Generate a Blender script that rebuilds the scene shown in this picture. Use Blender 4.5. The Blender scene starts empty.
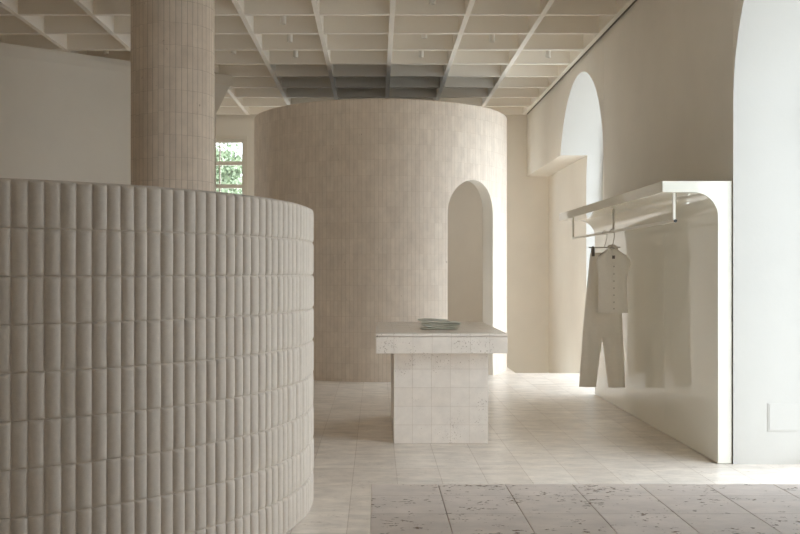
import bpy, bmesh, math, random
from mathutils import Vector, Matrix
random.seed(7)
PI = math.pi
SC = bpy.context.scene
COL = SC.collection

# ------------------------------------------------------------------ camera
F = 951.0                      # focal length in pixels, image 800 x 534
cam_data = bpy.data.cameras.new('camera')
cam_data.sensor_fit = 'HORIZONTAL'
cam_data.sensor_width = 36.0
cam_data.lens = F / 800 * 36.0
cam_data.shift_x = 24 / 800
cam_data.shift_y = 5 / 800
cam_data.clip_start = 0.05
cam_data.clip_end = 300
cam = bpy.data.objects.new('camera', cam_data)
cam.location = (0, 0, 1.4)
cam.rotation_euler = (PI / 2, 0, 0)
COL.objects.link(cam)
SC.camera = cam

# ------------------------------------------------------------------ sky and daylight
world = bpy.data.worlds.new('overcast_sky')
SC.world = world
world.use_nodes = True
wn = world.node_tree.nodes
wl = world.node_tree.links
bg = wn['Background']
tc = wn.new('ShaderNodeTexCoord')
sep = wn.new('ShaderNodeSeparateXYZ')
ramp = wn.new('ShaderNodeValToRGB')
ramp.color_ramp.elements[0].position = 0.50
ramp.color_ramp.elements[0].color = (0.70, 0.76, 0.80, 1)
ramp.color_ramp.elements[1].position = 0.95
ramp.color_ramp.elements[1].color = (1.22, 1.34, 1.45, 1)
mp = wn.new('ShaderNodeMath')
mp.operation = 'MULTIPLY_ADD'
mp.inputs[1].default_value = 0.5
mp.inputs[2].default_value = 0.5
wl.new(tc.outputs['Generated'], sep.inputs[0])
wl.new(sep.outputs['Z'], mp.inputs[0])
wl.new(mp.outputs[0], ramp.inputs[0])
wl.new(ramp.outputs[0], bg.inputs['Color'])
bg.inputs['Strength'].default_value = 3.2

ARCH_Y = (5.61, 12.165)               # centres of the arched windows in the right wall
ARCH_R, SPRING = 1.31, 2.625
STAIR_FILL = 5.0                     # added unseen fill light in the stairwell, brightens the recess wall
ROOM_FILL = 9.0                      # added unseen fill light, brightens the inside of the round room
LEFT_X_ = -7.2
WALL_X, WALL_OUT = 2.60, 3.25
BACK_Y, HC = 16.4, 4.09
REAR_FILL_WIN = ((1.25, 2.35),)   # unseen window added behind the camera for fill light
RW_Z = (0.5, 3.8)


def portal(name, loc, rot, sx, sy):
    l = bpy.data.lights.new(name, 'AREA')
    l.shape = 'RECTANGLE'
    l.size, l.size_y = sx, sy
    l.cycles.is_portal = True
    o = bpy.data.objects.new(name, l)
    o.location = loc
    o.rotation_euler = rot
    COL.objects.link(o)


for ay in ARCH_Y:
    portal('daylight_portal', (WALL_OUT + .01, ay, 2.0), (0, PI / 2, 0), 4.0, 2.7)
for x0 in (-1.95, 0.45):
    portal('daylight_portal', (x0 + .73, BACK_Y + .32, 2.46), (-PI / 2, 0, 0), 1.46, 2.5)
portal('daylight_portal', (LEFT_X_ - .22, 13.5, 2.45), (0, -PI / 2, 0), 2.5, 1.0)
for x0, x1 in REAR_FILL_WIN:
    portal('daylight_portal', ((x0 + x1) / 2, -4.22, sum(RW_Z) / 2), (PI / 2, 0, 0), x1 - x0, RW_Z[1] - RW_Z[0])
portal('daylight_portal', (-2.70, BACK_Y + .32, 2.46), (-PI / 2, 0, 0), 0.9, 2.5)

SC.view_settings.view_transform = 'Standard'
SC.view_settings.look = 'None'
SC.view_settings.gamma = 1.0
SC.view_settings.use_curve_mapping = False
SC.view_settings.exposure = 0.62
SC.cycles.max_bounces = 32
SC.cycles.diffuse_bounces = 28
SC.cycles.glossy_bounces = 6
SC.cycles.sample_clamp_indirect = 12.0
SC.cycles.caustics_reflective = False
SC.cycles.caustics_refractive = False


# ------------------------------------------------------------------ materials
def new_mat(name, rough=0.8, spec=0.3):
    m = bpy.data.materials.new(name)
    m.use_nodes = True
    b = m.node_tree.nodes['Principled BSDF']
    b.inputs['Roughness'].default_value = rough
    b.inputs['Specular IOR Level'].default_value = spec
    return m, m.node_tree.nodes, m.node_tree.links, b


def rgba(c):
    return (c[0], c[1], c[2], 1)


def mixc(n, l, fac, a, b, mode='MIX'):
    x = n.new('ShaderNodeMix')
    x.data_type = 'RGBA'
    x.blend_type = mode
    for s, v in ((x.inputs[0], fac), (x.inputs[6], a), (x.inputs[7], b)):
        if hasattr(v, 'links'):
            l.new(v, s)
        else:
            s.default_value = v if isinstance(v, (int, float)) else rgba(v)
    return x.outputs[2]


def noise(n, l, vec, scale, detail=4, rough=0.55):
    t = n.new('ShaderNodeTexNoise')
    t.inputs['Scale'].default_value = scale
    t.inputs['Detail'].default_value = detail
    t.inputs['Roughness'].default_value = rough
    l.new(vec, t.inputs['Vector'])
    return t.outputs['Fac']


def rampf(n, l, fac, p0, p1, v0=0.0, v1=1.0):
    r = n.new('ShaderNodeMapRange')
    r.inputs['From Min'].default_value = p0
    r.inputs['From Max'].default_value = p1
    r.inputs['To Min'].default_value = v0
    r.inputs['To Max'].default_value = v1
    l.new(fac, r.inputs['Value'])
    return r.outputs['Result']


def math2(n, l, op, a, b):
    m = n.new('ShaderNodeMath')
    m.operation = op
    for s, v in ((m.inputs[0], a), (m.inputs[1], b)):
        if hasattr(v, 'links'):
            l.new(v, s)
        else:
            s.default_value = v
    return m.outputs[0]


def bump(n, l, b, height, strength, dist):
    x = n.new('ShaderNodeBump')
    x.inputs['Strength'].default_value = strength
    x.inputs['Distance'].default_value = dist
    l.new(height, x.inputs['Height'])
    l.new(x.outputs[0], b.inputs['Normal'])


def plaster(name, c, vary=0.06, rough=0.85):
    m, n, l, b = new_mat(name, rough, 0.2)
    t = n.new('ShaderNodeTexCoord')
    f = noise(n, l, t.outputs['Object'], 1.3, 5, 0.6)
    lo = tuple(v * (1 - vary) for v in c)
    hi = tuple(v * (1 + vary) for v in c)
    l.new(mixc(n, l, rampf(n, l, f, 0.3, 0.7), lo, hi), b.inputs['Base Color'])
    bump(n, l, b, noise(n, l, t.outputs['Object'], 45, 5), 0.12, 0.004)
    return m


def stone_tile(name, c1, c2, mortar, w, h, gap, rough=0.75, spec=0.3, pits=0.0, pit_scale=70, streak=(1, 1, 1),
               joint_depth=0.002, cloud=0.08, off=0.0, pit_lo=0.60, gap_smooth=0.1, upright=0.0):
    m, n, l, b = new_mat(name, rough, spec)
    t = n.new('ShaderNodeTexCoord')
    br = n.new('ShaderNodeTexBrick')
    br.offset = off
    br.offset_frequency = 2
    br.squash = 1.0
    br.inputs['Scale'].default_value = 1.0
    br.inputs['Brick Width'].default_value = w
    br.inputs['Row Height'].default_value = h
    br.inputs['Mortar Size'].default_value = gap
    br.inputs['Mortar Smooth'].default_value = gap_smooth
    br.inputs['Bias'].default_value = 0.0
    br.inputs['Color1'].default_value = rgba(c1)
    br.inputs['Color2'].default_value = rgba(c2)
    br.inputs['Mortar'].default_value = rgba(mortar)
    l.new(t.outputs['UV'], br.inputs['Vector'])
    tile_col = br.outputs['Color']
    if upright > 0:                          # the open upright joints read more strongly than the bed joints
        b2 = n.new('ShaderNodeTexBrick')
        b2.offset = 0.0
        b2.inputs['Scale'].default_value = 1.0
        b2.inputs['Brick Width'].default_value = w
        b2.inputs['Row Height'].default_value = 60.0
        b2.inputs['Mortar Size'].default_value = gap * 1.5
        b2.inputs['Mortar Smooth'].default_value = 0.1
        mv = n.new('ShaderNodeMapping')
        mv.inputs['Location'].default_value = (0, 30, 0)
        l.new(t.outputs['UV'], mv.inputs['Vector'])
        l.new(mv.outputs[0], b2.inputs['Vector'])
        tile_col = mixc(n, l, math2(n, l, 'MULTIPLY', b2.outputs['Fac'], upright), tile_col, tuple(q * .6 for q in mortar))
    mpg = n.new('ShaderNodeMapping')
    mpg.inputs['Scale'].default_value = streak
    l.new(t.outputs['Object'], mpg.inputs['Vector'])
    v = mpg.outputs[0]
    f = noise(n, l, v, 9, 6, 0.65)
    col = mixc(n, l, 1.0, tile_col,
               mixc(n, l, rampf(n, l, f, 0.3, 0.7), (1 - cloud,) * 3, (1 + cloud * .6,) * 3), 'MULTIPLY')
    height = math2(n, l, 'MULTIPLY', br.outputs['Fac'], -1.0)
    if pits > 0:
        p = noise(n, l, v, pit_scale, 3, 0.6)
        cl = noise(n, l, t.outputs['Object'], 5.0, 3, 0.5)
        # each tile is pitted to its own degree
        sepc = n.new('ShaderNodeSeparateColor')
        l.new(br.outputs['Color'], sepc.inputs[0])
        thr = math2(n, l, 'ADD', math2(n, l, 'MULTIPLY', rampf(n, l, cl, 0.42, 0.66), -0.13), pit_lo + .11)
        pm = rampf(n, l, math2(n, l, 'SUBTRACT', p, thr), 0.0, 0.035)
        col = mixc(n, l, math2(n, l, 'MULTIPLY', pm, pits), col, (0.26, 0.17, 0.11))
        height = math2(n, l, 'SUBTRACT', height, math2(n, l, 'MULTIPLY', pm, 0.9))
    l.new(col, b.inputs['Base Color'])
    height = math2(n, l, 'ADD', height, math2(n, l, 'MULTIPLY', noise(n, l, v, 30, 3), 0.05))
    bump(n, l, b, height, 0.8, joint_depth)
    return m


def flat(name, c, rough=0.5, spec=0.4, metal=0.0):
    m, n, l, b = new_mat(name, rough, spec)
    b.inputs['Base Color'].default_value = rgba(c)
    b.inputs['Metallic'].default_value = metal
    return m


def fabric(name, c, scale=500, vary=0.1, strength=0.25):
    m, n, l, b = new_mat(name, 0.95, 0.1)
    t = n.new('ShaderNodeTexCoord')
    f = noise(n, l, t.outputs['Object'], scale, 2)
    g = noise(n, l, t.outputs['Object'], 40, 3)
    f2 = math2(n, l, 'ADD', math2(n, l, 'MULTIPLY', f, 0.7), math2(n, l, 'MULTIPLY', g, 0.3))
    l.new(mixc(n, l, rampf(n, l, f2, 0.3, 0.7), tuple(v * (1 - vary) for v in c), tuple(v * (1 + vary) for v in c)),
          b.inputs['Base Color'])
    b.inputs['Sheen Weight'].default_value = 0.15
    bump(n, l, b, f, strength, 0.0015)
    return m


M = {}
M['wall'] = plaster('warm_plaster', (0.835, 0.80, 0.735), 0.03)
M['gap'] = flat('painted_gap_shade', (0.16, 0.14, 0.115), 0.9)  # shade of the ceiling edge gap, put in as a dark colour
M['shade_lid'] = flat('dark_shade_lid', (0.10, 0.09, 0.07), 0.9)  # kept dark so little light bounces up to the coffers
M['reveal'] = plaster('dimmed_reveal_plaster', (0.56, 0.55, 0.52), 0.02)  # plaster colour held down to dim the daylight on the arch sides
M['ceiling'] = plaster('ceiling_plaster', (0.875, 0.838, 0.772), 0.02)
M['floor'] = stone_tile('travertine_floor', (0.83, 0.765, 0.69), (0.74, 0.67, 0.595), (0.56, 0.48, 0.40), 0.30, 0.565, 0.0022,
                        rough=0.30, spec=0.5, pits=0.4, pit_scale=60, streak=(0.5, 1, 1), joint_depth=0.0012, cloud=0.24)
M['round_tile'] = stone_tile('slim_brick_tile', (0.82, 0.735, 0.645), (0.765, 0.675, 0.585), (0.67, 0.58, 0.485), 0.053, 0.20, 0.0013, upright=0.3,
                             rough=0.8, spec=0.2, pits=0.5, pit_scale=30, pit_lo=0.69, streak=(1, 1, .6), joint_depth=0.0015, cloud=0.10)
M['column_tile'] = stone_tile('column_brick_tile', (0.81, 0.71, 0.605), (0.74, 0.64, 0.54), (0.57, 0.48, 0.395), 0.053, 0.20, 0.0016, upright=0.5,
                              rough=0.8, spec=0.2, pits=0.5, pit_scale=30, pit_lo=0.66, streak=(1, 1, .6), joint_depth=0.002, cloud=0.10)
M['table_stone'] = stone_tile('pitted_limestone', (0.88, 0.82, 0.755), (0.84, 0.77, 0.695), (0.66, 0.58, 0.49), 0.154, 0.152, 0.0011,
                              rough=0.32, spec=0.7, pits=0.7, pit_scale=85, pit_lo=0.615, joint_depth=0.0015)
M['bench_stone'] = stone_tile('pitted_travertine', (0.89, 0.80, 0.735), (0.83, 0.74, 0.67), (0.50, 0.41, 0.33), 0.30, 0.302, 0.0012,
                              rough=0.62, spec=0.35, pits=0.95, pit_scale=52, pit_lo=0.585, streak=(0.6, 1, 1), joint_depth=0.003, cloud=0.12)
M['lacquer'] = flat('cream_gloss_lacquer', (0.82, 0.81, 0.73), 0.03, 0.5)
M['lacquer_rod'] = flat('cream_painted_rod', (0.80, 0.78, 0.71), 0.3, 0.5)
M['dark'] = flat('dark_cap', (0.03, 0.03, 0.03), 0.5)
M['fabric'] = fabric('oatmeal_bouclé', (0.67, 0.605, 0.53), 420, 0.12, 0.10)
M['linen'] = fabric('cream_linen', (0.87, 0.83, 0.755), 600, 0.05, 0.04)
M['button'] = flat('shell_button', (0.5, 0.46, 0.40), 0.4)
M['tag'] = flat('woven_neck_label', (0.16, 0.15, 0.14), 0.8)
M['sage'] = fabric('sage_cotton', (0.83, 0.83, 0.765), 500, 0.08, 0.03)
M['wire'] = flat('brushed_steel_wire', (0.45, 0.42, 0.38), 0.35, 0.5, 0.8)
M['clip'] = flat('dark_clip_metal', (0.12, 0.11, 0.10), 0.4, 0.5, 0.4)
M['white'] = flat('white_paint', (0.80, 0.78, 0.73), 0.5)
M['window_paint'] = flat('window_paint', (0.80, 0.76, 0.68), 0.55)
M['panel'] = flat('access_panel_paint', (0.87, 0.815, 0.725), 0.85, 0.2)
M['pavement'] = flat('grey_pavement', (0.52, 0.51, 0.49), 0.9)
M['bark'] = flat('tree_bark', (0.12, 0.09, 0.06), 0.9)
M['leaf'] = fabric('green_leaf', (0.31, 0.38, 0.25), 3, 0.5, 0.0)
lb = M['leaf'].node_tree.nodes['Principled BSDF']
lb.inputs['Roughness'].default_value = 0.5
lb.inputs['Transmission Weight'].default_value = 0.0

gm, gn, gl, gb = new_mat('window_glass', 0.02, 0.5)
gn.remove(gb)
tr = gn.new('ShaderNodeBsdfTransparent')
gs = gn.new('ShaderNodeBsdfGlossy')
gs.inputs['Roughness'].default_value = 0.02
mx = gn.new('ShaderNodeMixShader')
mx.inputs[0].default_value = 0.06
gl.new(tr.outputs[0], mx.inputs[1])
gl.new(gs.outputs[0], mx.inputs[2])
gl.new(mx.outputs[0], gn['Material Output'].inputs[0])
M['glass'] = gm


# ------------------------------------------------------------------ geometry helpers
def box_uv(bm, du=0.0, dv=0.0, dw=0.0):
    """UVs in metres by the dominant axis of each face: x-z, y-z or x-y."""
    uv = bm.loops.layers.uv.verify()
    for f in bm.faces:
        n = f.normal
        a = max(range(3), key=lambda i: abs(n[i]))
        for lp in f.loops:
            c = lp.vert.co
            if a == 1:
                lp[uv].uv = (c.x - du, c.z - dw)
            elif a == 0:
                lp[uv].uv = (c.y - dv, c.z - dw)
            else:
                lp[uv].uv = (c.x - du, c.y - dv)


def link(name, bm, mat, parent=None, smooth=None, uv=None, recalc=True):
    if recalc:
        bmesh.ops.recalc_face_normals(bm, faces=bm.faces)
    bm.normal_update()
    if uv is not None:
        box_uv(bm, *uv)
    me = bpy.data.meshes.new(name)
    bm.to_mesh(me)
    bm.free()
    if mat is not None:
        me.materials.append(mat)
    if smooth is not None:
        me.shade_smooth()
        if smooth < 180:
            me.set_sharp_from_angle(angle=math.radians(smooth))
    o = bpy.data.objects.new(name, me)
    COL.objects.link(o)
    if parent is not None:
        o.parent = parent
        o.matrix_parent_inverse = Matrix.Identity(4)
    return o


def struct(o):
    o['kind'] = 'structure'
    return o


def tag(o, label, cat, group=None):
    o['label'] = label
    o['category'] = cat
    if group:
        o['group'] = group
    return o


def thing(name, label, cat, loc=(0, 0, 0), rotz=0.0, group=None):
    o = bpy.data.objects.new(name, None)
    o.empty_display_size = 0.1
    o.location = loc
    o.rotation_euler = (0, 0, rotz)
    COL.objects.link(o)
    return tag(o, label, cat, group)


def add_box(bm, x0, x1, y0, y1, z0, z1, bevel=0.0, seg=2):
    vs = [bm.verts.new((x, y, z)) for x in (x0, x1) for y in (y0, y1) for z in (z0, z1)]
    fs = [(0, 1, 3, 2), (4, 6, 7, 5), (0, 4, 5, 1), (2, 3, 7, 6), (0, 2, 6, 4), (1, 5, 7, 3)]
    faces = [bm.faces.new([vs[i] for i in f]) for f in fs]
    if bevel > 0:
        edges = list({e for f in faces for e in f.edges})
        bmesh.ops.bevel(bm, geom=edges, offset=bevel, segments=seg, profile=0.5, affect='EDGES')


def box(name, dims, mat, parent=None, bevel=0.0, uv=None):
    bm = bmesh.new()
    add_box(bm, *dims, bevel=bevel)
    return link(name, bm, mat, parent, uv=uv)


def add_prism(bm, pts, axis, a, b, bevel=0.0):
    """Extrude a 2-D outline along an axis; pts are the two other coordinates in x, y, z order."""
    def put(p, t):
        if axis == 'x':
            return (t, p[0], p[1])
        if axis == 'y':
            return (p[0], t, p[1])
        return (p[0], p[1], t)
    lo = [bm.verts.new(put(p, a)) for p in pts]
    hi = [bm.verts.new(put(p, b)) for p in pts]
    n = len(pts)
    fa = bm.faces.new(lo)
    fb = bm.faces.new(hi[::-1])
    for i in range(n):
        j = (i + 1) % n
        bm.faces.new((lo[i], hi[i], hi[j], lo[j]))
    if bevel > 0:
        bmesh.ops.recalc_face_normals(bm, faces=bm.faces)
        edges = list(fa.edges) + list(fb.edges)
        bmesh.ops.bevel(bm, geom=edges, offset=bevel, segments=2, profile=0.5, affect='EDGES')


def add_tube(bm, path, r, seg=10, caps=True):
    """A round tube along a list of points (radius may be a list)."""
    path = [Vector(p) for p in path]
    rings = []
    up = Vector((0, 0, 1))
    prev = None
    for i, p in enumerate(path):
        d = (path[min(i + 1, len(path) - 1)] - path[max(i - 1, 0)]).normalized()
        if prev is None:
            ref = up if abs(d.dot(up)) < 0.9 else Vector((1, 0, 0))
            a = d.cross(ref).normalized()
        else:
            a = (prev - d * prev.dot(d)).normalized()
        prev = a
        b = d.cross(a)
        rr = r[i] if isinstance(r, (list, tuple)) else r
        rings.append([bm.verts.new(p + a * math.cos(2 * PI * k / seg) * rr + b * math.sin(2 * PI * k / seg) * rr) for k in range(seg)])
    for i in range(len(rings) - 1):
        for k in range(seg):
            k2 = (k + 1) % seg
            bm.faces.new((rings[i][k], rings[i][k2], rings[i + 1][k2], rings[i + 1][k]))
    if caps:
        bm.faces.new(rings[0][::-1])
        bm.faces.new(rings[-1])


def add_lathe(bm, prof, cx, cy, seg=48):
    """Revolve (radius, z) pairs about a vertical axis."""
    rings = []
    for r, z in prof:
        if r < 1e-6:
            rings.append([bm.verts.new((cx, cy, z))])
        else:
            rings.append([bm.verts.new((cx + r * math.cos(2 * PI * k / seg), cy + r * math.sin(2 * PI * k / seg), z)) for k in range(seg)])
    for i in range(len(rings) - 1):
        a, b = rings[i], rings[i + 1]
        for k in range(seg):
            k2 = (k + 1) % seg
            if len(a) == 1 and len(b) == 1:
                continue
            if len(a) == 1:
                bm.faces.new((a[0], b[k2], b[k]))
            elif len(b) == 1:
                bm.faces.new((a[k], a[k2], b[0]))
            else:
                bm.faces.new((a[k], a[k2], b[k2], b[k]))


def quad(bm, *pts):
    return bm.faces.new([bm.verts.new(p) for p in pts])


# ================================================================== the setting
LEFT_X, REAR_Y, TOP = -7.2, -4.0, 4.62
STAIR = (1.93, 2.98, 13.18, BACK_Y)       # the stairwell hole in the floor

bm = bmesh.new()
add_box(bm, LEFT_X, STAIR[0], REAR_Y, BACK_Y, -0.25, 0)
add_box(bm, STAIR[0], WALL_OUT, REAR_Y, STAIR[2], -0.25, 0)
add_box(bm, STAIR[1], WALL_OUT, STAIR[2], ARCH_Y[1] + ARCH_R, -0.25, 0)
struct(link('floor', bm, M['floor'], uv=(0.142, 7.355, 0)))

bm = bmesh.new()
for k in range(12):
    y0 = STAIR[2] + k * 0.27
    add_box(bm, STAIR[0], STAIR[1], y0, min(y0 + .27, BACK_Y), -2.4, -0.175 * (k + 1))
st = struct(link('floor_stairs', bm, M['floor'], uv=(0.142, 7.355, 0)))

bm = bmesh.new()
quad(bm, (STAIR[0], STAIR[2], -.25), (STAIR[0], BACK_Y, -.25), (STAIR[0], BACK_Y, -2.4), (STAIR[0], STAIR[2], -2.4))
sw = struct(link('wall_stairwell', bm, M['wall']))
bm = bmesh.new()
add_lathe(bm, [(0, -.62), (.05, -.60), (.07, -.54), (.05, -.48), (0, -.46)], STAIR[0] + .08, 14.6, 24)
link('fill_light_globe', bm, M['white'], sw, smooth=60)  # made-up fitting for the added stairwell fill light
sl = bpy.data.lights.new('stair_fill_light', 'POINT')
sl.shadow_soft_size = .1
sl.energy = STAIR_FILL
sl.color = (.84, .95, 1.0)
so = bpy.data.objects.new('stair_fill_light', sl)
COL.objects.link(so)
so.parent = sw
so.location = (STAIR[0] + .24, 14.6, -.55)

# right wall with three arched openings, and the lower recess that runs on to the back wall
REC_X, REC_Z = 2.98, 3.046
bm = bmesh.new()


def arch_z(y, ay):
    return SPRING + math.sqrt(max(0.0, ARCH_R ** 2 - (y - ay) ** 2))


cells = []                                # (y0, y1, arch centre or None)
edges_y = [REAR_Y]
for ay in sorted(ARCH_Y):
    if ay == min(ARCH_Y):
        cells.append((REAR_Y, ay - ARCH_R, None))
    else:
        cells.append((prev_end, ay - ARCH_R, None))
    N = 48
    ys = [ay - ARCH_R * math.cos(PI * i / N) for i in range(N + 1)]
    if ay == ARCH_Y[1]:
        yc = ay + math.sqrt(ARCH_R ** 2 - (REC_Z - SPRING) ** 2)
        ys = sorted(ys + [yc])
    for i in range(len(ys) - 1):
        cells.append((ys[i], ys[i + 1], ay))
    prev_end = ay + ARCH_R
cells.append((prev_end, BACK_Y, 'recess'))
for y0, y1, kind in cells:
    for x, side in ((WALL_X, 0), (WALL_OUT, 1)):
        z0 = z1 = -0.25
        if kind == 'recess':
            z0 = z1 = REC_Z if side == 0 else -2.4
        elif kind is not None:
            z0, z1 = arch_z(y0, kind), arch_z(y1, kind)
            if side == 0 and kind == ARCH_Y[1] and y0 >= yc - 1e-6:
                z0 = z1 = REC_Z
        quad(bm, (x, y0, z0), (x, y1, z1), (x, y1, TOP), (x, y0, TOP))
    if kind == 'recess':
        quad(bm, (WALL_X, y0, REC_Z), (WALL_X, y1, REC_Z), (REC_X, y1, REC_Z), (REC_X, y0, REC_Z))
        quad(bm, (REC_X, y0, -2.4), (REC_X, y1, -2.4), (REC_X, y1, REC_Z), (REC_X, y0, REC_Z))
    elif kind is not None:
        z0, z1 = arch_z(y0, kind), arch_z(y1, kind)
        if kind == ARCH_Y[1] and y0 >= yc - 1e-6:
            quad(bm, (WALL_X, y0, REC_Z), (WALL_X, y1, REC_Z), (REC_X, y1, REC_Z), (REC_X, y0, REC_Z))
            quad(bm, (REC_X, y0, z0), (REC_X, y1, z1), (REC_X, y1, REC_Z), (REC_X, y0, REC_Z))
            quad(bm, (REC_X, y0, z0), (REC_X, y1, z1), (WALL_OUT, y1, z1), (WALL_OUT, y0, z0))
        else:
            quad(bm, (WALL_X, y0, z0), (WALL_X, y1, z1), (WALL_OUT, y1, z1), (WALL_OUT, y0, z0))
for ay in ARCH_Y:
    for s in (-1, 1):
        y = ay + s * ARCH_R
        x0 = REC_X if (ay == ARCH_Y[1] and s == 1) else WALL_X
        quad(bm, (x0, y, -0.25), (WALL_OUT, y, -0.25), (WALL_OUT, y, SPRING), (x0, y, SPRING))
bmesh.ops.remove_doubles(bm, verts=bm.verts, dist=1e-5)
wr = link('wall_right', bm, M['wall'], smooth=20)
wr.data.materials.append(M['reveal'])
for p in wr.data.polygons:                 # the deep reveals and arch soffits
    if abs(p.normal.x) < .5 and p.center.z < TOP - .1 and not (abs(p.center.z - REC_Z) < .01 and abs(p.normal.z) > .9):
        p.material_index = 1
struct(wr)

# arched window frames deep in the openings (out of sight from the photograph)
for i, ay in enumerate(ARCH_Y):
    bm = bmesh.new()
    xf = WALL_OUT - 0.02
    ri = ARCH_R - 0.07
    N = 32
    outer = [(ay - ARCH_R, 0.0), (ay - ARCH_R, SPRING)] + [(ay - ARCH_R * math.cos(PI * k / N), SPRING + ARCH_R * math.sin(PI * k / N)) for k in range(1, N)] + [(ay + ARCH_R, SPRING), (ay + ARCH_R, 0.0)]
    inner = [(ay - ri, 0.07), (ay - ri, SPRING)] + [(ay - ri * math.cos(PI * k / N), SPRING + ri * math.sin(PI * k / N)) for k in range(1, N)] + [(ay + ri, SPRING), (ay + ri, 0.07)]
    n = len(outer)
    ro = [[bm.verts.new((x, p[0], p[1])) for p in outer] for x in (xf - .02, xf + .02)]
    rn = [[bm.verts.new((x, p[0], p[1])) for p in inner] for x in (xf - .02, xf + .02)]
    for k in range(n):
        j = (k + 1) % n
        bm.faces.new((ro[0][k], ro[0][j], rn[0][j], rn[0][k]))
        bm.faces.new((ro[1][k], rn[1][k], rn[1][j], ro[1][j]))
        bm.faces.new((ro[0][k], ro[1][k], ro[1][j], ro[0][j]))
        bm.faces.new((rn[0][k], rn[0][j], rn[1][j], rn[1][k]))
    add_box(bm, xf - .02, xf + .02, ay - ri, ay + ri, SPRING - .03, SPRING + .03)
    for dy in (-ri / 3, ri / 3):
        add_box(bm, xf - .02, xf + .02, ay + dy - .02, ay + dy + .02, 0.07, SPRING - .03)
    w = struct(link('window_%d' % (i + 1), bm, M['window_paint']))
    bm = bmesh.new()
    bm.faces.new([bm.verts.new((xf, p[0], p[1])) for p in inner])
    link('pane', bm, M['glass'], w)

# back wall with the tall casement window
WX0, WX1, WZ0, WZ1 = -3.13, -2.265, 1.22, 3.70
bm = bmesh.new()
WW = WX1 - WX0
BACK_WIN = ((WX0, WW), (-1.95, 1.46), (0.45, 1.46))        # left edges; the photograph shows the first, the others are added behind the round room to light the far end
cuts = [LEFT_X]
for x0, ww in BACK_WIN:
    cuts += [x0, x0 + ww]
cuts.append(WALL_OUT)
for k in range(0, len(cuts), 2):
    add_box(bm, cuts[k], cuts[k + 1], BACK_Y, BACK_Y + .3, -2.4, TOP)
for x0, ww in BACK_WIN:
    add_box(bm, x0, x0 + ww, BACK_Y, BACK_Y + .3, -2.4, WZ0)
    add_box(bm, x0, x0 + ww, BACK_Y, BACK_Y + .3, WZ1, TOP)
struct(link('wall_back', bm, M['wall']))
yw = BACK_Y + .06
pz0, pz1 = 1.29, 3.635
for i, (x0, ww) in enumerate(BACK_WIN):
    bm = bmesh.new()
    x1 = x0 + ww
    px0, px1 = x0 + .05, x1 - .048
    xm = x0 + .4305
    add_box(bm, x0, px0, yw - .03, yw + .04, WZ0, WZ1)
    add_box(bm, px1, x1, yw - .03, yw + .04, WZ0, WZ1)
    add_box(bm, px0, px1, yw - .03, yw + .04, pz1, WZ1)
    add_box(bm, px0, px1, yw - .03, yw + .04, WZ0, pz0)
    add_box(bm, xm - .0115, xm + .0115, yw - .02, yw + .03, pz0, pz1)
    for z in (3.28, 2.883, 2.486, 2.09, 1.69):
        add_box(bm, px0, px1, yw - .025, yw + .03, z - .033, z + .033)
    # slim architrave round the opening
    add_box(bm, x0 - .05, x1 + .05, BACK_Y - .015, BACK_Y + .02, WZ1, WZ1 + .05)
    add_box(bm, x1, x1 + .05, BACK_Y - .015, BACK_Y + .02, WZ0, WZ1)
    add_box(bm, x0 - .05, x0, BACK_Y - .015, BACK_Y + .02, WZ0, WZ1)
    w = struct(link('window_%d' % (i + 3), bm, M['window_paint']))
    bm = bmesh.new()
    quad(bm, (px0, yw, pz0), (px1, yw, pz0), (px1, yw, pz1), (px0, yw, pz1))
    link('pane', bm, M['glass'], w)

# slanting plastered wall on the left, with its haunched end and the cove under the ceiling
A = Vector((-4.40, 11.12))
D = Vector((1.285, 0.97))


def on_wall(s, off=0.0):
    d = D.normalized()
    nrm = Vector((d.y, -d.x))               # towards the camera
    p = A + D * s + nrm * off
    return p.x, p.y


outline = [((LEFT_X - A.x) / D.x, 0.0), (1.7465, 0.0), (1.7465, 3.528), (1.859, 3.873), (1.885, 3.93), ((LEFT_X - A.x) / D.x, 3.93)]
bm = bmesh.new()
fr = [bm.verts.new((*on_wall(s), z)) for s, z in outline]
bk = [bm.verts.new((*on_wall(s, -0.2), z)) for s, z in outline]
bm.faces.new(fr)
bm.faces.new(bk[::-1])
for i in range(len(fr)):
    j = (i + 1) % len(fr)
    bm.faces.new((fr[i], bk[i], bk[j], fr[j]))
struct(link('wall_left', bm, M['wall']))
bm = bmesh.new()
# the beam above it leans back from the wall face, more so towards the right
bs = [((LEFT_X - A.x) / D.x, 0.0), (0.0, -0.01), (1.9065, -0.04)]
top_f = [bm.verts.new((*on_wall(q, o), HC - .004)) for q, o in bs]
bot_f = [bm.verts.new((*on_wall(q, 0.004), 3.925)) for q, o in bs]
top_b = [bm.verts.new((*on_wall(q, -.5), HC - .004)) for q, o in bs]
bot_b = [bm.verts.new((*on_wall(q, -.5), 3.925)) for q, o in bs]
for k in range(2):
    bm.faces.new((top_f[k], top_f[k + 1], bot_f[k + 1], bot_f[k]))
    bm.faces.new((top_b[k], bot_b[k], bot_b[k + 1], top_b[k + 1]))
    bm.faces.new((bot_f[k], bot_f[k + 1], bot_b[k + 1], bot_b[k]))
    bm.faces.new((top_f[k], top_b[k], top_b[k + 1], top_f[k + 1]))
bm.faces.new((top_f[2], top_b[2], bot_b[2], bot_f[2]))
struct(link('trim_1', bm, M['wall']))

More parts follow.
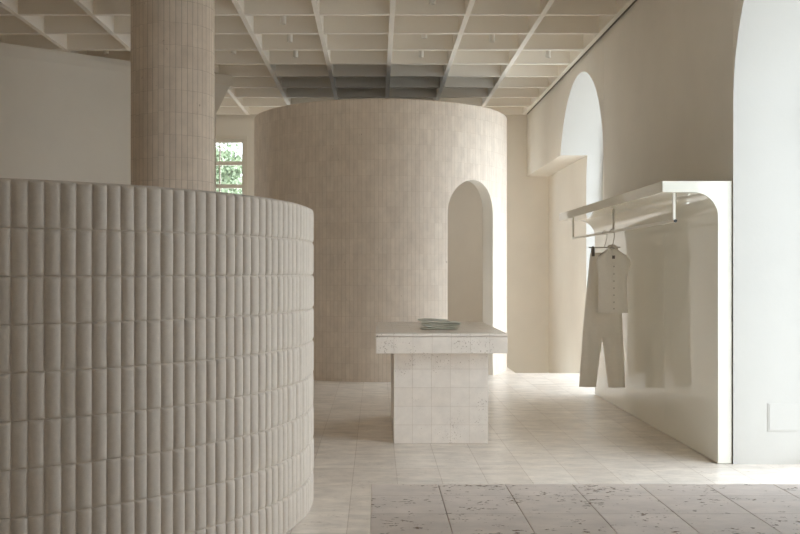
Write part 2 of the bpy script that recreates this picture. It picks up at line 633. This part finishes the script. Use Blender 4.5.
bm = bmesh.new()
fy0, fy1, fz0, fz1 = 13.0, 14.0, 1.2, 3.7      # unseen window added to light the space behind the slanting wall
add_box(bm, LEFT_X - .2, LEFT_X, REAR_Y, fy0, -.25, TOP)
add_box(bm, LEFT_X - .2, LEFT_X, fy1, BACK_Y + .3, -.25, TOP)
add_box(bm, LEFT_X - .2, LEFT_X, fy0, fy1, -.25, fz0)
add_box(bm, LEFT_X - .2, LEFT_X, fy0, fy1, fz1, TOP)
struct(link('wall_far_left', bm, M['wall']))
bm = bmesh.new()
xw = LEFT_X - .1
add_box(bm, xw - .03, xw + .03, fy0, fy1, fz0, fz0 + .07)
add_box(bm, xw - .03, xw + .03, fy0, fy1, fz1 - .07, fz1)
for k in range(3):
    yk = fy0 + .03 + (fy1 - fy0 - .06) * k / 2
    add_box(bm, xw - .03, xw + .03, yk - .03, yk + .03, fz0 + .07, fz1 - .07)
w = struct(link('window_7', bm, M['window_paint']))
bm = bmesh.new()
quad(bm, (xw, fy0, fz0), (xw, fy1, fz0), (xw, fy1, fz1), (xw, fy0, fz1))
link('pane', bm, M['glass'], w)
bm = bmesh.new()
cuts = [LEFT_X - .2] + [v for w in REAR_FILL_WIN for v in w] + [WALL_OUT]
for k in range(0, len(cuts), 2):
    add_box(bm, cuts[k], cuts[k + 1], REAR_Y - .2, REAR_Y, -.25, TOP)
for x0, x1 in REAR_FILL_WIN:
    add_box(bm, x0, x1, REAR_Y - .2, REAR_Y, -.25, RW_Z[0])
    add_box(bm, x0, x1, REAR_Y - .2, REAR_Y, RW_Z[1], TOP)
struct(link('wall_rear', bm, M['wall']))
for i, (x0, x1) in enumerate(REAR_FILL_WIN):  # frame and pane of the added fill window
    bm = bmesh.new()
    y = REAR_Y - .12
    for a, b_, c, d in ((x0, x0 + .07, *RW_Z), (x1 - .07, x1, *RW_Z), (x0 + .07, x1 - .07, RW_Z[0], RW_Z[0] + .07),
                        (x0 + .07, x1 - .07, RW_Z[1] - .07, RW_Z[1]), ((x0 + x1) / 2 - .03, (x0 + x1) / 2 + .03, RW_Z[0] + .07, RW_Z[1] - .07)):
        add_box(bm, a, b_, y - .03, y + .03, c, d)
    w = struct(link('window_%d' % (i + 6), bm, M['window_paint']))
    bm = bmesh.new()
    quad(bm, (x0, y, RW_Z[0]), (x1, y, RW_Z[0]), (x1, y, RW_Z[1]), (x0, y, RW_Z[1]))
    link('pane', bm, M['glass'], w)

# coffered ceiling: slab above, deep ribs on a 0.785 m grid below
bm = bmesh.new()
add_box(bm, LEFT_X - .2, WALL_OUT, REAR_Y - .2, BACK_Y + .3, TOP, TOP + .2)
ceil = struct(link('ceiling', bm, M['ceiling']))
bm = bmesh.new()
G, HW = 0.785, 0.027
xs = [-1.404 + 0.787 * k for k in range(-7, 5)] + [2.535]
ys = [9.96 + G * k for k in range(-17, 9)]
for x in xs:
    add_box(bm, x - HW, x + HW, REAR_Y + .02, 16.29, HC, TOP)
for y in ys:
    if y > REAR_Y + .1:
        add_box(bm, LEFT_X + .05, 2.535 + HW, y - HW, y + HW, HC + .001, TOP)
link('coffer_ribs', bm, M['ceiling'], ceil)

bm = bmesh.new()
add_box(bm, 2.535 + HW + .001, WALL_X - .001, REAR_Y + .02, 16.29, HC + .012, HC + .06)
struct(link('gap_shade_strip', bm, M['gap']))  # dark strip standing in for the shade between edge rib and wall

# ground and trees outside
bm = bmesh.new()
quad(bm, (WALL_OUT, -40, -.2), (60, -40, -.2), (60, 60, -.2), (WALL_OUT, 60, -.2))
quad(bm, (-60, -40, -.2), (WALL_OUT, -40, -.2), (WALL_OUT, -4.2, -.2), (-60, -4.2, -.2))
quad(bm, (-60, -4.2, -.2), (LEFT_X - .2, -4.2, -.2), (LEFT_X - .2, BACK_Y + .3, -.2), (-60, BACK_Y + .3, -.2))
quad(bm, (-60, BACK_Y + .3, -.2), (WALL_OUT, BACK_Y + .3, -.2), (WALL_OUT, 60, -.2), (-60, 60, -.2))
struct(link('ground', bm, M['pavement']))

# ================================================================== round brick room in the middle
CX, CY, CR, CT, CTOP = 0.066, 13.94, 1.836, 0.15, 3.61
DC, DH, DS = math.radians(41.95), math.radians(13.95), 2.17     # door centre, half angle, springing height
arc_r = CR * DH


def cyl(r, a, z):
    return (CX + r * math.sin(a), CY - r * math.cos(a), z)


def door_z(a):
    d = (a - DC) / DH
    return DS + arc_r * math.sqrt(max(0.0, 1 - d * d))


room = thing('round_room', 'large freestanding round brick-tiled room with an arched doorway', 'enclosure', (CX, CY, 0))
bm = bmesh.new()
uvl = bm.loops.layers.uv.verify()
ang = []
NA = 40
door_a = [DC - DH * math.cos(PI * i / NA) for i in range(NA + 1)]
rest = 2 * PI - 2 * DH
NR = 150
ang = door_a + [DC + DH + rest * i / NR for i in range(1, NR + 1)]


def face_uv(pts, uvs):
    f = bm.faces.new([bm.verts.new(p) for p in pts])
    for lp, q in zip(f.loops, uvs):
        lp[uvl].uv = q
    return f


OZ = 0.03
for i in range(len(ang) - 1):
    a0, a1 = ang[i], ang[i + 1]
    isdoor = i < NA
    z0 = door_z(a0) if isdoor else 0.0
    z1 = door_z(a1) if isdoor else 0.0
    u0, u1 = a0 * CR, a1 * CR
    zt = CTOP - .012
    face_uv([cyl(CR, a0, z0), cyl(CR, a1, z1), cyl(CR, a1, zt), cyl(CR, a0, zt)], [(u0, z0 - OZ), (u1, z1 - OZ), (u1, zt - OZ), (u0, zt - OZ)])
    ri = CR - CT
    face_uv([cyl(ri, a1, z1), cyl(ri, a0, z0), cyl(ri, a0, CTOP), cyl(ri, a1, CTOP)], [(u1, z1 - OZ), (u0, z0 - OZ), (u0, CTOP - OZ), (u1, CTOP - OZ)])
    face_uv([cyl(CR, a0, zt), cyl(CR, a1, zt), cyl(CR - .012, a1, CTOP), cyl(CR - .012, a0, CTOP)], [(u0, zt - OZ), (u1, zt - OZ), (u1, CTOP - OZ), (u0, CTOP - OZ)])
    face_uv([cyl(CR - .012, a0, CTOP), cyl(CR - .012, a1, CTOP), cyl(ri, a1, CTOP), cyl(ri, a0, CTOP)], [(u0, .1), (u1, .1), (u1, .2), (u0, .2)])
bmesh.ops.remove_doubles(bm, verts=bm.verts, dist=1e-5)
for v in bm.verts:
    v.co -= Vector((CX, CY, 0))
link('tiled_wall', bm, M['round_tile'], room, smooth=30)
# plain plaster lining of the doorway
bm = bmesh.new()
for i in range(NA):
    a0, a1 = door_a[i], door_a[i + 1]
    quad(bm, cyl(CR - .001, a0, door_z(a0)), cyl(CR - .001, a1, door_z(a1)), cyl(CR - CT, a1, door_z(a1)), cyl(CR - CT, a0, door_z(a0)))
for a in (door_a[0], door_a[-1]):
    quad(bm, cyl(CR - .001, a, 0), cyl(CR - CT, a, 0), cyl(CR - CT, a, DS), cyl(CR - .001, a, DS))
bmesh.ops.remove_doubles(bm, verts=bm.verts, dist=1e-5)
for v in bm.verts:
    v.co -= Vector((CX, CY, 0))
link('doorway_lining', bm, M['wall'], room, smooth=30)
# plastered inside skin
bm = bmesh.new()
for i in range(NA, len(ang) - 1):
    a0, a1 = ang[i], ang[i + 1]
    r = CR - CT - .004
    quad(bm, cyl(r, a0, 0), cyl(r, a1, 0), cyl(r, a1, CTOP - .05), cyl(r, a0, CTOP - .05))
bmesh.ops.remove_doubles(bm, verts=bm.verts, dist=1e-5)
for v in bm.verts:
    v.co -= Vector((CX, CY, 0))
link('inner_lining', bm, M['wall'], room, smooth=60)

bm = bmesh.new()
add_lathe(bm, [(0, CTOP - .10), (CR - CT - .003, CTOP - .10), (CR - CT - .003, CTOP - .06), (0, CTOP - .06)], 0, 0, 96)
link('shade_lid', bm, M['shade_lid'], room)  # unseen lid added, dark so the coffers above stay in shade
bm = bmesh.new()
add_lathe(bm, [(0, CTOP - .102), (.12, CTOP - .102), (.12, CTOP - .15), (.10, CTOP - .17), (0, CTOP - .175)], 0, 0, 32)
link('fill_light_globe', bm, M['white'], room, smooth=40)  # made-up fitting for the fill light added inside
ld = bpy.data.lights.new('room_fill_light', 'AREA')
ld.shape = 'DISK'
ld.size = .22
ld.energy = ROOM_FILL
ld.color = (1.0, .93, .84)
lo_ = bpy.data.objects.new('room_fill_light', ld)
COL.objects.link(lo_)
lo_.parent = room
lo_.location = (0, 0, CTOP - .18)

# ================================================================== tiled column
KX, KY, KR = -1.885, 8.83, 0.381
bm = bmesh.new()
uvl = bm.loops.layers.uv.verify()
NT = 46
rc = random.Random(5)
voff = 0.0
for i in range(NT):
    if rc.random() < 0.4:
        voff = rc.uniform(-.014, .014)
    for q in range(2):
        a0, a1 = 2 * PI * (i + q / 2) / NT, 2 * PI * (i + (q + 1) / 2) / NT
        f = bm.faces.new([bm.verts.new(p) for p in (
            (KX + KR * math.sin(a0), KY - KR * math.cos(a0), 0), (KX + KR * math.sin(a1), KY - KR * math.cos(a1), 0),
            (KX + KR * math.sin(a1), KY - KR * math.cos(a1), TOP), (KX + KR * math.sin(a0), KY - KR * math.cos(a0), TOP))])
        u0, u1, o_ = .053 * (i + q / 2), .053 * (i + (q + 1) / 2), -.021 + voff
        for lp, w_ in zip(f.loops, ((u0, o_), (u1, o_), (u1, TOP + o_), (u0, TOP + o_))):
            lp[uvl].uv = w_
bmesh.ops.remove_doubles(bm, verts=bm.verts, dist=1e-5)
o = link('column', bm, M['column_tile'], smooth=60)
tag(o, 'round tiled column rising to the ceiling behind the padded screen', 'column')
o['kind'] = 'structure'

# ================================================================== tall curved padded screen
SX, SY, SR, ROW, STOP = -2.43, 5.70, 2.032, 0.198, 1.778
BULGE = 0.019
PADA = math.radians(1.833)
SEAM0 = math.radians(27.4)
screen = thing('padded_screen', 'tall curved screen upholstered in beige padded channels, left foreground', 'screen', (SX, SY, 0))
NPADL, NPADR = -46, 62                  # pads left and right of the reference seam
rnd = random.Random(3)
jit0 = [rnd.uniform(-.0018, .0018) for _ in range(NPADR - NPADL + 1)]
for row in range(9):
    zb, zt = STOP - ROW * (9 - row), STOP - ROW * (8 - row)
    zb = max(zb, 0.0)
    bm = bmesh.new()
    jit = [q + rnd.uniform(-.0009, .0009) for q in jit0]
    fat = [rnd.uniform(0.85, 1.15) for _ in range(NPADR - NPADL + 1)]
    ts = [0, .04, .12, .3, .5, .7, .88, .96, 1]
    vs_ = [0, .015, .045, .11, .3, .5, .7, .89, .955, .985, 1]
    for p in range(NPADL, NPADR):
        i = p - NPADL
        grid = []
        for v in vs_:
            line = []
            z = zb + (zt - zb) * v
            ez = 1 - abs(2 * v - 1) ** 14
            for t in ts:
                a0 = SEAM0 + p * PADA + jit[i]
                a1 = SEAM0 + (p + 1) * PADA + jit[i + 1]
                et = math.sqrt(max(0.0, 1 - abs(2 * t - 1) ** 2.8))
                r = SR + BULGE * fat[i] * et * (max(ez, 0.0) ** .5)
                a = a0 + (a1 - a0) * t
                line.append(bm.verts.new((r * math.sin(a), -r * math.cos(a), z)))
            grid.append(line)
        for j in range(len(vs_) - 1):
            for k in range(len(ts) - 1):
                bm.faces.new((grid[j][k], grid[j][k + 1], grid[j + 1][k + 1], grid[j + 1][k]))
    bmesh.ops.remove_doubles(bm, verts=bm.verts, dist=1e-5)
    link('padded_band', bm, M['fabric'], screen, smooth=180)
bm = bmesh.new()
NB = 110
a_lo, a_hi = SEAM0 + NPADL * PADA, SEAM0 + NPADR * PADA
prof = [(SR + .004, 0.0), (SR + .004, STOP - .004), (SR - .02, STOP + .008), (SR - .10, STOP + .008), (SR - .13, STOP - .02), (SR - .13, 0.0)]
rings = []
for i in range(NB + 1):
    a = a_lo + (a_hi - a_lo) * i / NB
    rings.append([bm.verts.new((r * math.sin(a), -r * math.cos(a), z)) for r, z in prof])
for i in range(NB):
    for k in range(len(prof)):
        k2 = (k + 1) % len(prof)
        bm.faces.new((rings[i][k], rings[i + 1][k], rings[i + 1][k2], rings[i][k2]))
bm.faces.new(rings[0])
bm.faces.new(rings[-1][::-1])
link('inner_back', bm, M['fabric'], screen, smooth=40)

# ================================================================== pitted stone table
T = thing('stone_table', 'square-tiled pitted limestone display table with an overhanging top', 'table', (0.53, 8.54, 0))
bm = bmesh.new()
add_box(bm, 0.145 - .53, 0.914 - .53, 7.763 - 8.54, 9.30 - 8.54, 0.0, 0.748, bevel=.003)
link('base', bm, M['table_stone'], T, uv=(0.145 - .53, 7.763 - 8.54, 0.0))
bm = bmesh.new()
add_box(bm, -.53, 1.055 - .53, 7.628 - 8.54, 9.45 - 8.54, 0.884, 0.907, bevel=.004)
add_box(bm, -.53, 1.055 - .53, 7.628 - 8.54, 9.45 - 8.54, 0.746, 0.881, bevel=.003)
add_box(bm, -.515, 1.04 - .53, 7.643 - 8.54, 9.435 - 8.54, 0.878, 0.887)
link('tabletop', bm, M['table_stone'], T, uv=(0.143 - .53 - .154, 7.628 - 8.54, 0.88 - .152 * 6))

# ================================================================== low travertine plinth in front
P = thing('stone_plinth', 'low wide plinth of pitted travertine tiles in the right foreground', 'plinth', (1.18, 3.5, 0))
bm = bmesh.new()
y0, y1 = 2.75, 4.262
for k in range(8):
    x0 = -.022 + .3 * k
    add_box(bm, x0 + .0013 - 1.18, x0 + .2987 - 1.18, y0 - 3.5, y1 - 3.5, .42, .45, bevel=.0025)
link('slab_top', bm, M['bench_stone'], P, uv=(-.022 - 1.18, 4.04 - 3.5, .42))
bm = bmesh.new()
add_box(bm, -.012 - 1.18, 2.368 - 1.18, y0 + .01 - 3.5, y1 - .01 - 3.5, 0, .421)
link('base', bm, M['bench_stone'], P, uv=(-.022 - 1.18, 4.04 - 3.5, .12))

# ================================================================== glossy clothes rack on the right wall
RY0, RY1 = 6.935, 10.84
rack = thing('clothes_rack', 'long glossy cream wall rack with a curved canopy and hanging rod', 'clothes rack', (2.5, 8.88, 0))


def rl(x, y, z):
    return (x - 2.5, y - 8.88, z)


prof = [(2.594, 0.004), (2.594, 2.063), (2.09, 2.063), (2.09, 1.983)]
fr_ = 0.18
for k in range(13):
    a = PI / 2 * k / 12
    prof.append((2.495 - fr_ + fr_ * math.sin(a), 1.983 - fr_ + fr_ * math.cos(a)))
prof.append((2.495, 0.004))
L3 = (RY1 - RY0) / 3
for k in range(3):
    bm = bmesh.new()
    add_prism(bm, [(x - 2.5, z) for x, z in prof], 'y', RY0 + k * L3 + .001 - 8.88, RY0 + (k + 1) * L3 - .001 - 8.88, bevel=0)
    link('shell_panel', bm, M['lacquer'], rack, smooth=20)
RX, RZ = 2.20, 1.776
bm = bmesh.new()
add_box(bm, RX - .011 - 2.5, RX + .011 - 2.5, 6.99 - 8.88, 10.64 - 8.88, RZ - .011, RZ + .011, bevel=.003)
rod = link('hanging_rod', bm, M['lacquer_rod'], rack)
bm = bmesh.new()
add_tube(bm, [rl(RX, 6.986, RZ), rl(RX, 6.992, RZ)], .012, 12)
link('rod_end', bm, M['dark'], rod)
for y in (7.02, 8.81, 10.61):
    bm = bmesh.new()
    add_box(bm, RX - .009 - 2.5, RX + .009 - 2.5, y - .009 - 8.88, y + .009 - 8.88, RZ + .009, 1.985)
    link('rod_post', bm, M['lacquer_rod'], rack)


# ------------------------------------------------------------------ clothes on the rack
def loft(bm, rows, nseg=28, wob=None):
    """Closed elliptical cloth tube from rows of (z, x_left, x_right, half depth)."""
    rings = []
    for j, (z, xl, xr, d) in enumerate(rows):
        cx, hw = (xl + xr) / 2, (xr - xl) / 2
        ring = []
        for k in range(nseg):
            a = 2 * PI * k / nseg
            ca, sa = math.cos(a), math.sin(a)
            x = cx + hw * math.copysign(abs(ca) ** .8, ca)
            y = d * sa
            if wob:
                y += wob(x, z) * (1 if sa < 0 else -.6) * abs(sa)
            ring.append(bm.verts.new((x, y, z)))
        rings.append(ring)
    for j in range(len(rings) - 1):
        for k in range(nseg):
            k2 = (k + 1) % nseg
            bm.faces.new((rings[j][k], rings[j][k2], rings[j + 1][k2], rings[j + 1][k]))
    return rings


def densify(rows, n):
    out = []
    for i in range(len(rows) - 1):
        for k in range(n):
            t = k / n
            out.append(tuple(a + (b - a) * t for a, b in zip(rows[i], rows[i + 1])))
    out.append(rows[-1])
    return out


def hook_path(z_bar, bend):
    """wire hook from the hanger up and over the rod, in local x-z (rod centre at x = 0)."""
    pts = [(0.0, 0, z_bar), (0.0, 0, z_bar + .018), (.010 * bend, 0, z_bar + .040), (.022 * bend, 0, RZ - .045), (.024 * bend, 0, RZ - .022)]
    for k in range(0, 11):
        a = PI * (-.05 + 1.1 * k / 10)
        pts.append((bend * .0205 * math.cos(a), 0, RZ + .0205 * math.sin(a)))
    return pts


# trousers and their clip hanger
TY = 9.156
hz = 1.636
h1 = thing('clip_hanger', 'slim metal clip hanger behind, holding the cream trousers', 'hanger', (RX, TY, hz))
bm = bmesh.new()
add_tube(bm, [(x, y, z - hz) for x, y, z in hook_path(hz, 1)], .0036, 8)
link('hook', bm, M['wire'], h1, smooth=60)
bm = bmesh.new()
add_tube(bm, [(-.152, 0, 0), (.152, 0, 0)], .0065, 8)
link('bar', bm, M['wire'], h1, smooth=60)
for x in (-.112, .112):
    bm = bmesh.new()
    add_box(bm, x - .014, x + .014, -.017, -.010, -.085, -.006, bevel=.003)
    add_box(bm, x - .014, x + .014, .010, .017, -.085, -.006, bevel=.003)
    add_box(bm, x - .006, x + .006, -.014, .014, -.012, .012, bevel=.002)
    link('clip', bm, M['clip'], h1)


def tx(px):
    return (px - 376) / 951 * TY - RX


def tz(py):
    return 1.4 + (272 - py) / 951 * TY


trs = thing('trousers', 'cream wide-leg trousers hanging from a clip hanger on the rack', 'trousers', (RX, TY, 0))
rows = densify([(tz(254.2), tx(590.3), tx(618.5), .009), (tz(257.5), tx(589.8), tx(619.2), .012), (tz(275), tx(588), tx(620.3), .028),
                (tz(300), tx(585.6), tx(621.5), .034), (tz(322), tx(583.6), tx(622.5), .036), (tz(337), tx(582.3), tx(623.0), .034)], 5)
fold = lambda x, z: .006 * math.sin(x * 55 + z * 3) + .003 * math.sin(x * 130)
bm = bmesh.new()
loft(bm, rows, 36, fold)
for pts in (((334, 582.6, 602.6), (345, 581.8, 601.6), (365, 580.5, 598.5), (386.8, 579.0, 596.0)),
            ((334, 601.0, 622.9), (345, 603.0, 623.3), (365, 605.5, 624.2), (387.2, 608.2, 625.0))):
    rr = densify([(tz(y), tx(a), tx(b), .030 + .002 * i) for i, (y, a, b) in enumerate(pts)], 6)
    loft(bm, rr, 26, fold)
link('legs', bm, M['linen'], trs, smooth=80)
bm = bmesh.new()
loft(bm, [(tz(252.6), tx(590.6), tx(618.0), .0095), (tz(258.0), tx(589.5), tx(619.4), .0145)], 30)
link('waistband', bm, M['linen'], trs, smooth=80)

# blouse on a shaped hanger in front
BY = 8.868


def bx(px):
    return (px - 376) / 951 * BY - RX


def bz(py):
    return 1.4 + (272 - py) / 951 * BY


hz2 = bz(247.2)
h2 = thing('wire_hanger', 'slim metal hanger in front, holding the cream blouse', 'hanger', (RX, BY, hz2))
bm = bmesh.new()
add_tube(bm, [(x, y, z - hz2) for x, y, z in hook_path(hz2, 1)], .0036, 8)
link('hook', bm, M['wire'], h2, smooth=60)
bm = bmesh.new()
add_tube(bm, [(-.125, 0, -.085), (-.06, 0, -.03), (0, 0, .0), (.06, 0, -.03), (.125, 0, -.085)], .004, 8)
link('shoulder_bar', bm, M['wire'], h2, smooth=60)

bl = thing('blouse', 'cream sleeveless button-front blouse hanging on the rack', 'blouse', (RX, BY, 0))
cxp = 612.6
rows = densify([(bz(249.5), bx(607.5), bx(617.6), .022), (bz(252), bx(604.5), bx(621), .026), (bz(255.5), bx(600.3), bx(626.5), .028),
                (bz(259), bx(597.2), bx(629.6), .030), (bz(263), bx(596.4), bx(631.0), .032), (bz(269), bx(597.6), bx(628.8), .036), (bz(280), bx(598.6), bx(627.0), .040),
                (bz(296), bx(598.4), bx(627.0), .042), (bz(312.8), bx(597.6), bx(628.0), .043)], 4)
fold2 = lambda x, z: .004 * math.sin(x * 70 + z * 6) + .003 * math.sin(z * 30 + x * 20)
bm = bmesh.new()
rg = loft(bm, rows, 36, fold2)
link('body', bm, M['linen'], bl, smooth=80)
# bound armholes
for px in ((626.0, 628.2, 629.6, 629.2, 628.4), (599.6, 597.6, 596.6, 596.8, 597.6)):
    bm = bmesh.new()
    add_tube(bm, [(bx(p), y, bz(q)) for p, q, y in zip(px, (255.5, 259.0, 263.0, 267.0, 270.0), (-.020, -.021, -.019, -.018, -.012))], .0045, 8)
    link('armhole_binding', bm, M['linen'], bl, smooth=60)
# stand collar: an open band that stands around the neck, parted at the front
bm = bmesh.new()
c = bx(cxp)
cr = []
for k in range(25):
    a = -PI / 2 + .28 + (2 * PI - .56) * k / 24
    x, y = c + .052 * math.cos(a), .030 * math.sin(a)
    cr.append((bm.verts.new((x * 1.0, y, bz(252.0) + .012 * math.sin(a))), bm.verts.new((c + (x - c) * .88, y * .9, bz(246.6) + .020 * math.sin(a)))))
for k in range(24):
    bm.faces.new((cr[k][0], cr[k + 1][0], cr[k + 1][1], cr[k][1]))
o = link('collar', bm, M['linen'], bl, smooth=80)
sm = o.modifiers.new('cloth thickness', 'SOLIDIFY')
sm.thickness = .003
# button placket and buttons
bm = bmesh.new()
add_box(bm, c - .013, c + .013, -.0485, -.0445, bz(312.5), bz(262))
link('placket', bm, M['linen'], bl)
for py in (266.5, 274, 281, 288, 295, 302, 308.5):
    bm = bmesh.new()
    add_tube(bm, [(c, -.0480, bz(py)), (c, -.0515, bz(py))], .0065, 12)
    link('button', bm, M['button'], bl)
bm = bmesh.new()
add_box(bm, c - .013, c + .013, -.0372, -.0350, bz(258.8), bz(255.6))
link('neck_label', bm, M['tag'], bl)


# ================================================================== folded clothes on the table
def folded(name, label, x, y, z, rot, w, dpt, h, seed):
    r = random.Random(seed)
    t = thing(name, label, 'folded clothing', (x, y, z), rot, 'folded clothes on the stone table')
    nl = 2
    th = h / nl
    for L in range(nl):
        bm = bmesh.new()
        nx, ny = 16, 8
        top, bot = [], []
        dw = r.uniform(-.010, .010)
        for i in range(nx + 1):
            u = i / nx
            ru, rd = [], []
            for j in range(ny + 1):
                v = j / ny
                px = -w / 2 + dw + u * (w - abs(dw))
                py = -dpt / 2 + v * dpt
                # plump in the middle, drawn in at the edges
                edge = (1 - abs(2 * u - 1) ** 8) ** .5 * (1 - abs(2 * v - 1) ** 8) ** .5
                lift = (.004 * math.sin(2.2 * PI * u + seed + L) + .005 * (1 - u) ** 3) * (L > 0)
                zc = th * (L + .5) + lift
                half = .5 * th * .92 * edge * (.82 + .18 * math.sin(5 * u + seed))
                ru.append(bm.verts.new((px, py, zc + half)))
                rd.append(bm.verts.new((px, py, max(zc - half, .0005))))
            top.append(ru)
            bot.append(rd)
        for i in range(nx):
            for j in range(ny):
                bm.faces.new((top[i][j], top[i + 1][j], top[i + 1][j + 1], top[i][j + 1]))
                bm.faces.new((bot[i][j], bot[i][j + 1], bot[i + 1][j + 1], bot[i + 1][j]))
        bmesh.ops.remove_doubles(bm, verts=bm.verts, dist=1e-4)
        link('fold', bm, M['sage'], t, smooth=60)
    return t


folded('folded_garment', 'folded sage green garment at the bottom front of the stack on the table', .556, 8.20, .908, .03, .335, .22, .030, 1)
folded('folded_garment', 'folded sage green garment in the middle of the stack, reaching furthest right', .560, 8.235, .9440, -.05, .355, .22, .025, 2)
folded('folded_garment', 'folded sage green garment on top of the stack, pushed to the back left', .505, 8.285, .9755, .06, .27, .20, .016, 4)

# ================================================================== access panel on the deep arch reveal
ap = thing('access_panel', 'small square flush access panel low on the bright arch reveal', 'access panel', (2.957, 6.92, .24))
bm = bmesh.new()
add_box(bm, -.1065, .1065, -.004, .001, .0, .205, bevel=.001)
link('frame', bm, M['reveal'], ap)
bm = bmesh.new()
add_box(bm, -.097, .097, -.0065, -.003, .010, .195, bevel=.0015)
link('cover', bm, M['reveal'], ap)

# ================================================================== spotlights in the coffers
def spot_proto():
    t = thing('ceiling_spotlight', '', 'spotlight', (0, 0, 0), 0, 'white spotlights in the ceiling coffers')
    bm = bmesh.new()
    add_lathe(bm, [(0, TOP), (.033, TOP), (.033, 4.10), (.030, 4.094), (.026, 4.094), (.026, 4.12), (0, 4.12)], 0, 0, 24)
    link('housing', bm, M['white'], t, smooth=40)
    bm = bmesh.new()
    add_lathe(bm, [(0, 4.116), (.0255, 4.116), (.0255, 4.113), (0, 4.113)], 0, 0, 24)
    link('lens', bm, M['dark'], t, smooth=40)
    return t


spots = [(-1.01, 10.35, 'white cylinder spotlight in the nearest coffer of the row right of the column'),
         (-1.01, 11.14, 'white cylinder spotlight, second back in the coffer row right of the column'),
         (-1.01, 11.94, 'white cylinder spotlight, third back in the coffer row right of the column'),
         (0.565, 9.57, 'white spotlight at the top edge of the photo, above the round room centre'),
         (0.565, 11.14, 'white spotlight half hidden in the middle coffer above the doorway side of the round room'),
         (0.565, 11.94, 'white spotlight in the coffer nearest the front of the round room'),
         (1.36, 11.14, 'white spotlight in the coffer row above the arched doorway'),
         (2.16, 11.94, 'white spotlight in the last coffer row beside the right wall'),
         (-1.79, 11.94, 'white spotlight just right of the tiled column, barely showing'),
         (-3.39, 11.94, 'white spotlight left of the tiled column, over the slanting wall')]
proto = spot_proto()
for i, (x, y, lab) in enumerate(spots):
    if i == 0:
        t = proto
    else:
        t = proto.copy()
        COL.objects.link(t)
        for ch in proto.children:
            c2 = ch.copy()
            c2.parent = t
            COL.objects.link(c2)
    t.location = (x, y, 0.045 if 'barely' in lab or 'half hidden' in lab or 'slanting' in lab else 0)
    t['label'] = lab


# ================================================================== trees beyond the back window
def tree(label, x, y, h, rad, zc, n, seed):
    r = random.Random(seed)
    t = thing('leafy_tree', label, 'tree', (x, y, -.2), 0, 'trees outside the back window')
    bm = bmesh.new()
    add_tube(bm, [(0, 0, 0), (.05, .02, h * .3), (-.04, 0, h * .6), (.03, 0, h * .9)], [.16, .13, .09, .03], 10)
    for k in range(7):
        a = r.uniform(0, 2 * PI)
        z = h * r.uniform(.35, .75)
        add_tube(bm, [(0, 0, z), (math.cos(a) * rad * .4, math.sin(a) * rad * .4, z + .5), (math.cos(a) * rad * .75, math.sin(a) * rad * .75, z + .8)], [.05, .035, .015], 6)
    link('trunk', bm, M['bark'], t, smooth=60)
    bm = bmesh.new()
    blobs = [(r.gauss(0, rad * .45), r.gauss(0, rad * .45), zc + r.gauss(0, rad * .5), rad * r.uniform(.25, .5)) for _ in range(16)]
    for k in range(n):
        bx_, by_, bz_, br = r.choice(blobs)
        v = Vector((r.gauss(0, 1), r.gauss(0, 1), r.gauss(0, 1))).normalized() * br * r.uniform(.4, 1)
        p = Vector((bx_, by_, bz_)) + v
        u = Vector((r.gauss(0, 1), r.gauss(0, 1), r.gauss(0, 1))).normalized()
        w = u.cross(Vector((r.gauss(0, 1), r.gauss(0, 1), r.gauss(0, 1)))).normalized()
        s = r.uniform(.05, .09)
        quad(bm, p - u * s, p + w * s * .5, p + u * s, p - w * s * .5)
    link('foliage', bm, M['leaf'], t, recalc=False)


tree('leafy green tree seen through the left half of the back window', -4.25, 21.8, 6.5, 1.3, 3.7, 5200, 11)
tree('leafy green tree seen through the right half of the back window', -3.8, 26.5, 4.6, 1.2, 3.0, 4800, 12)
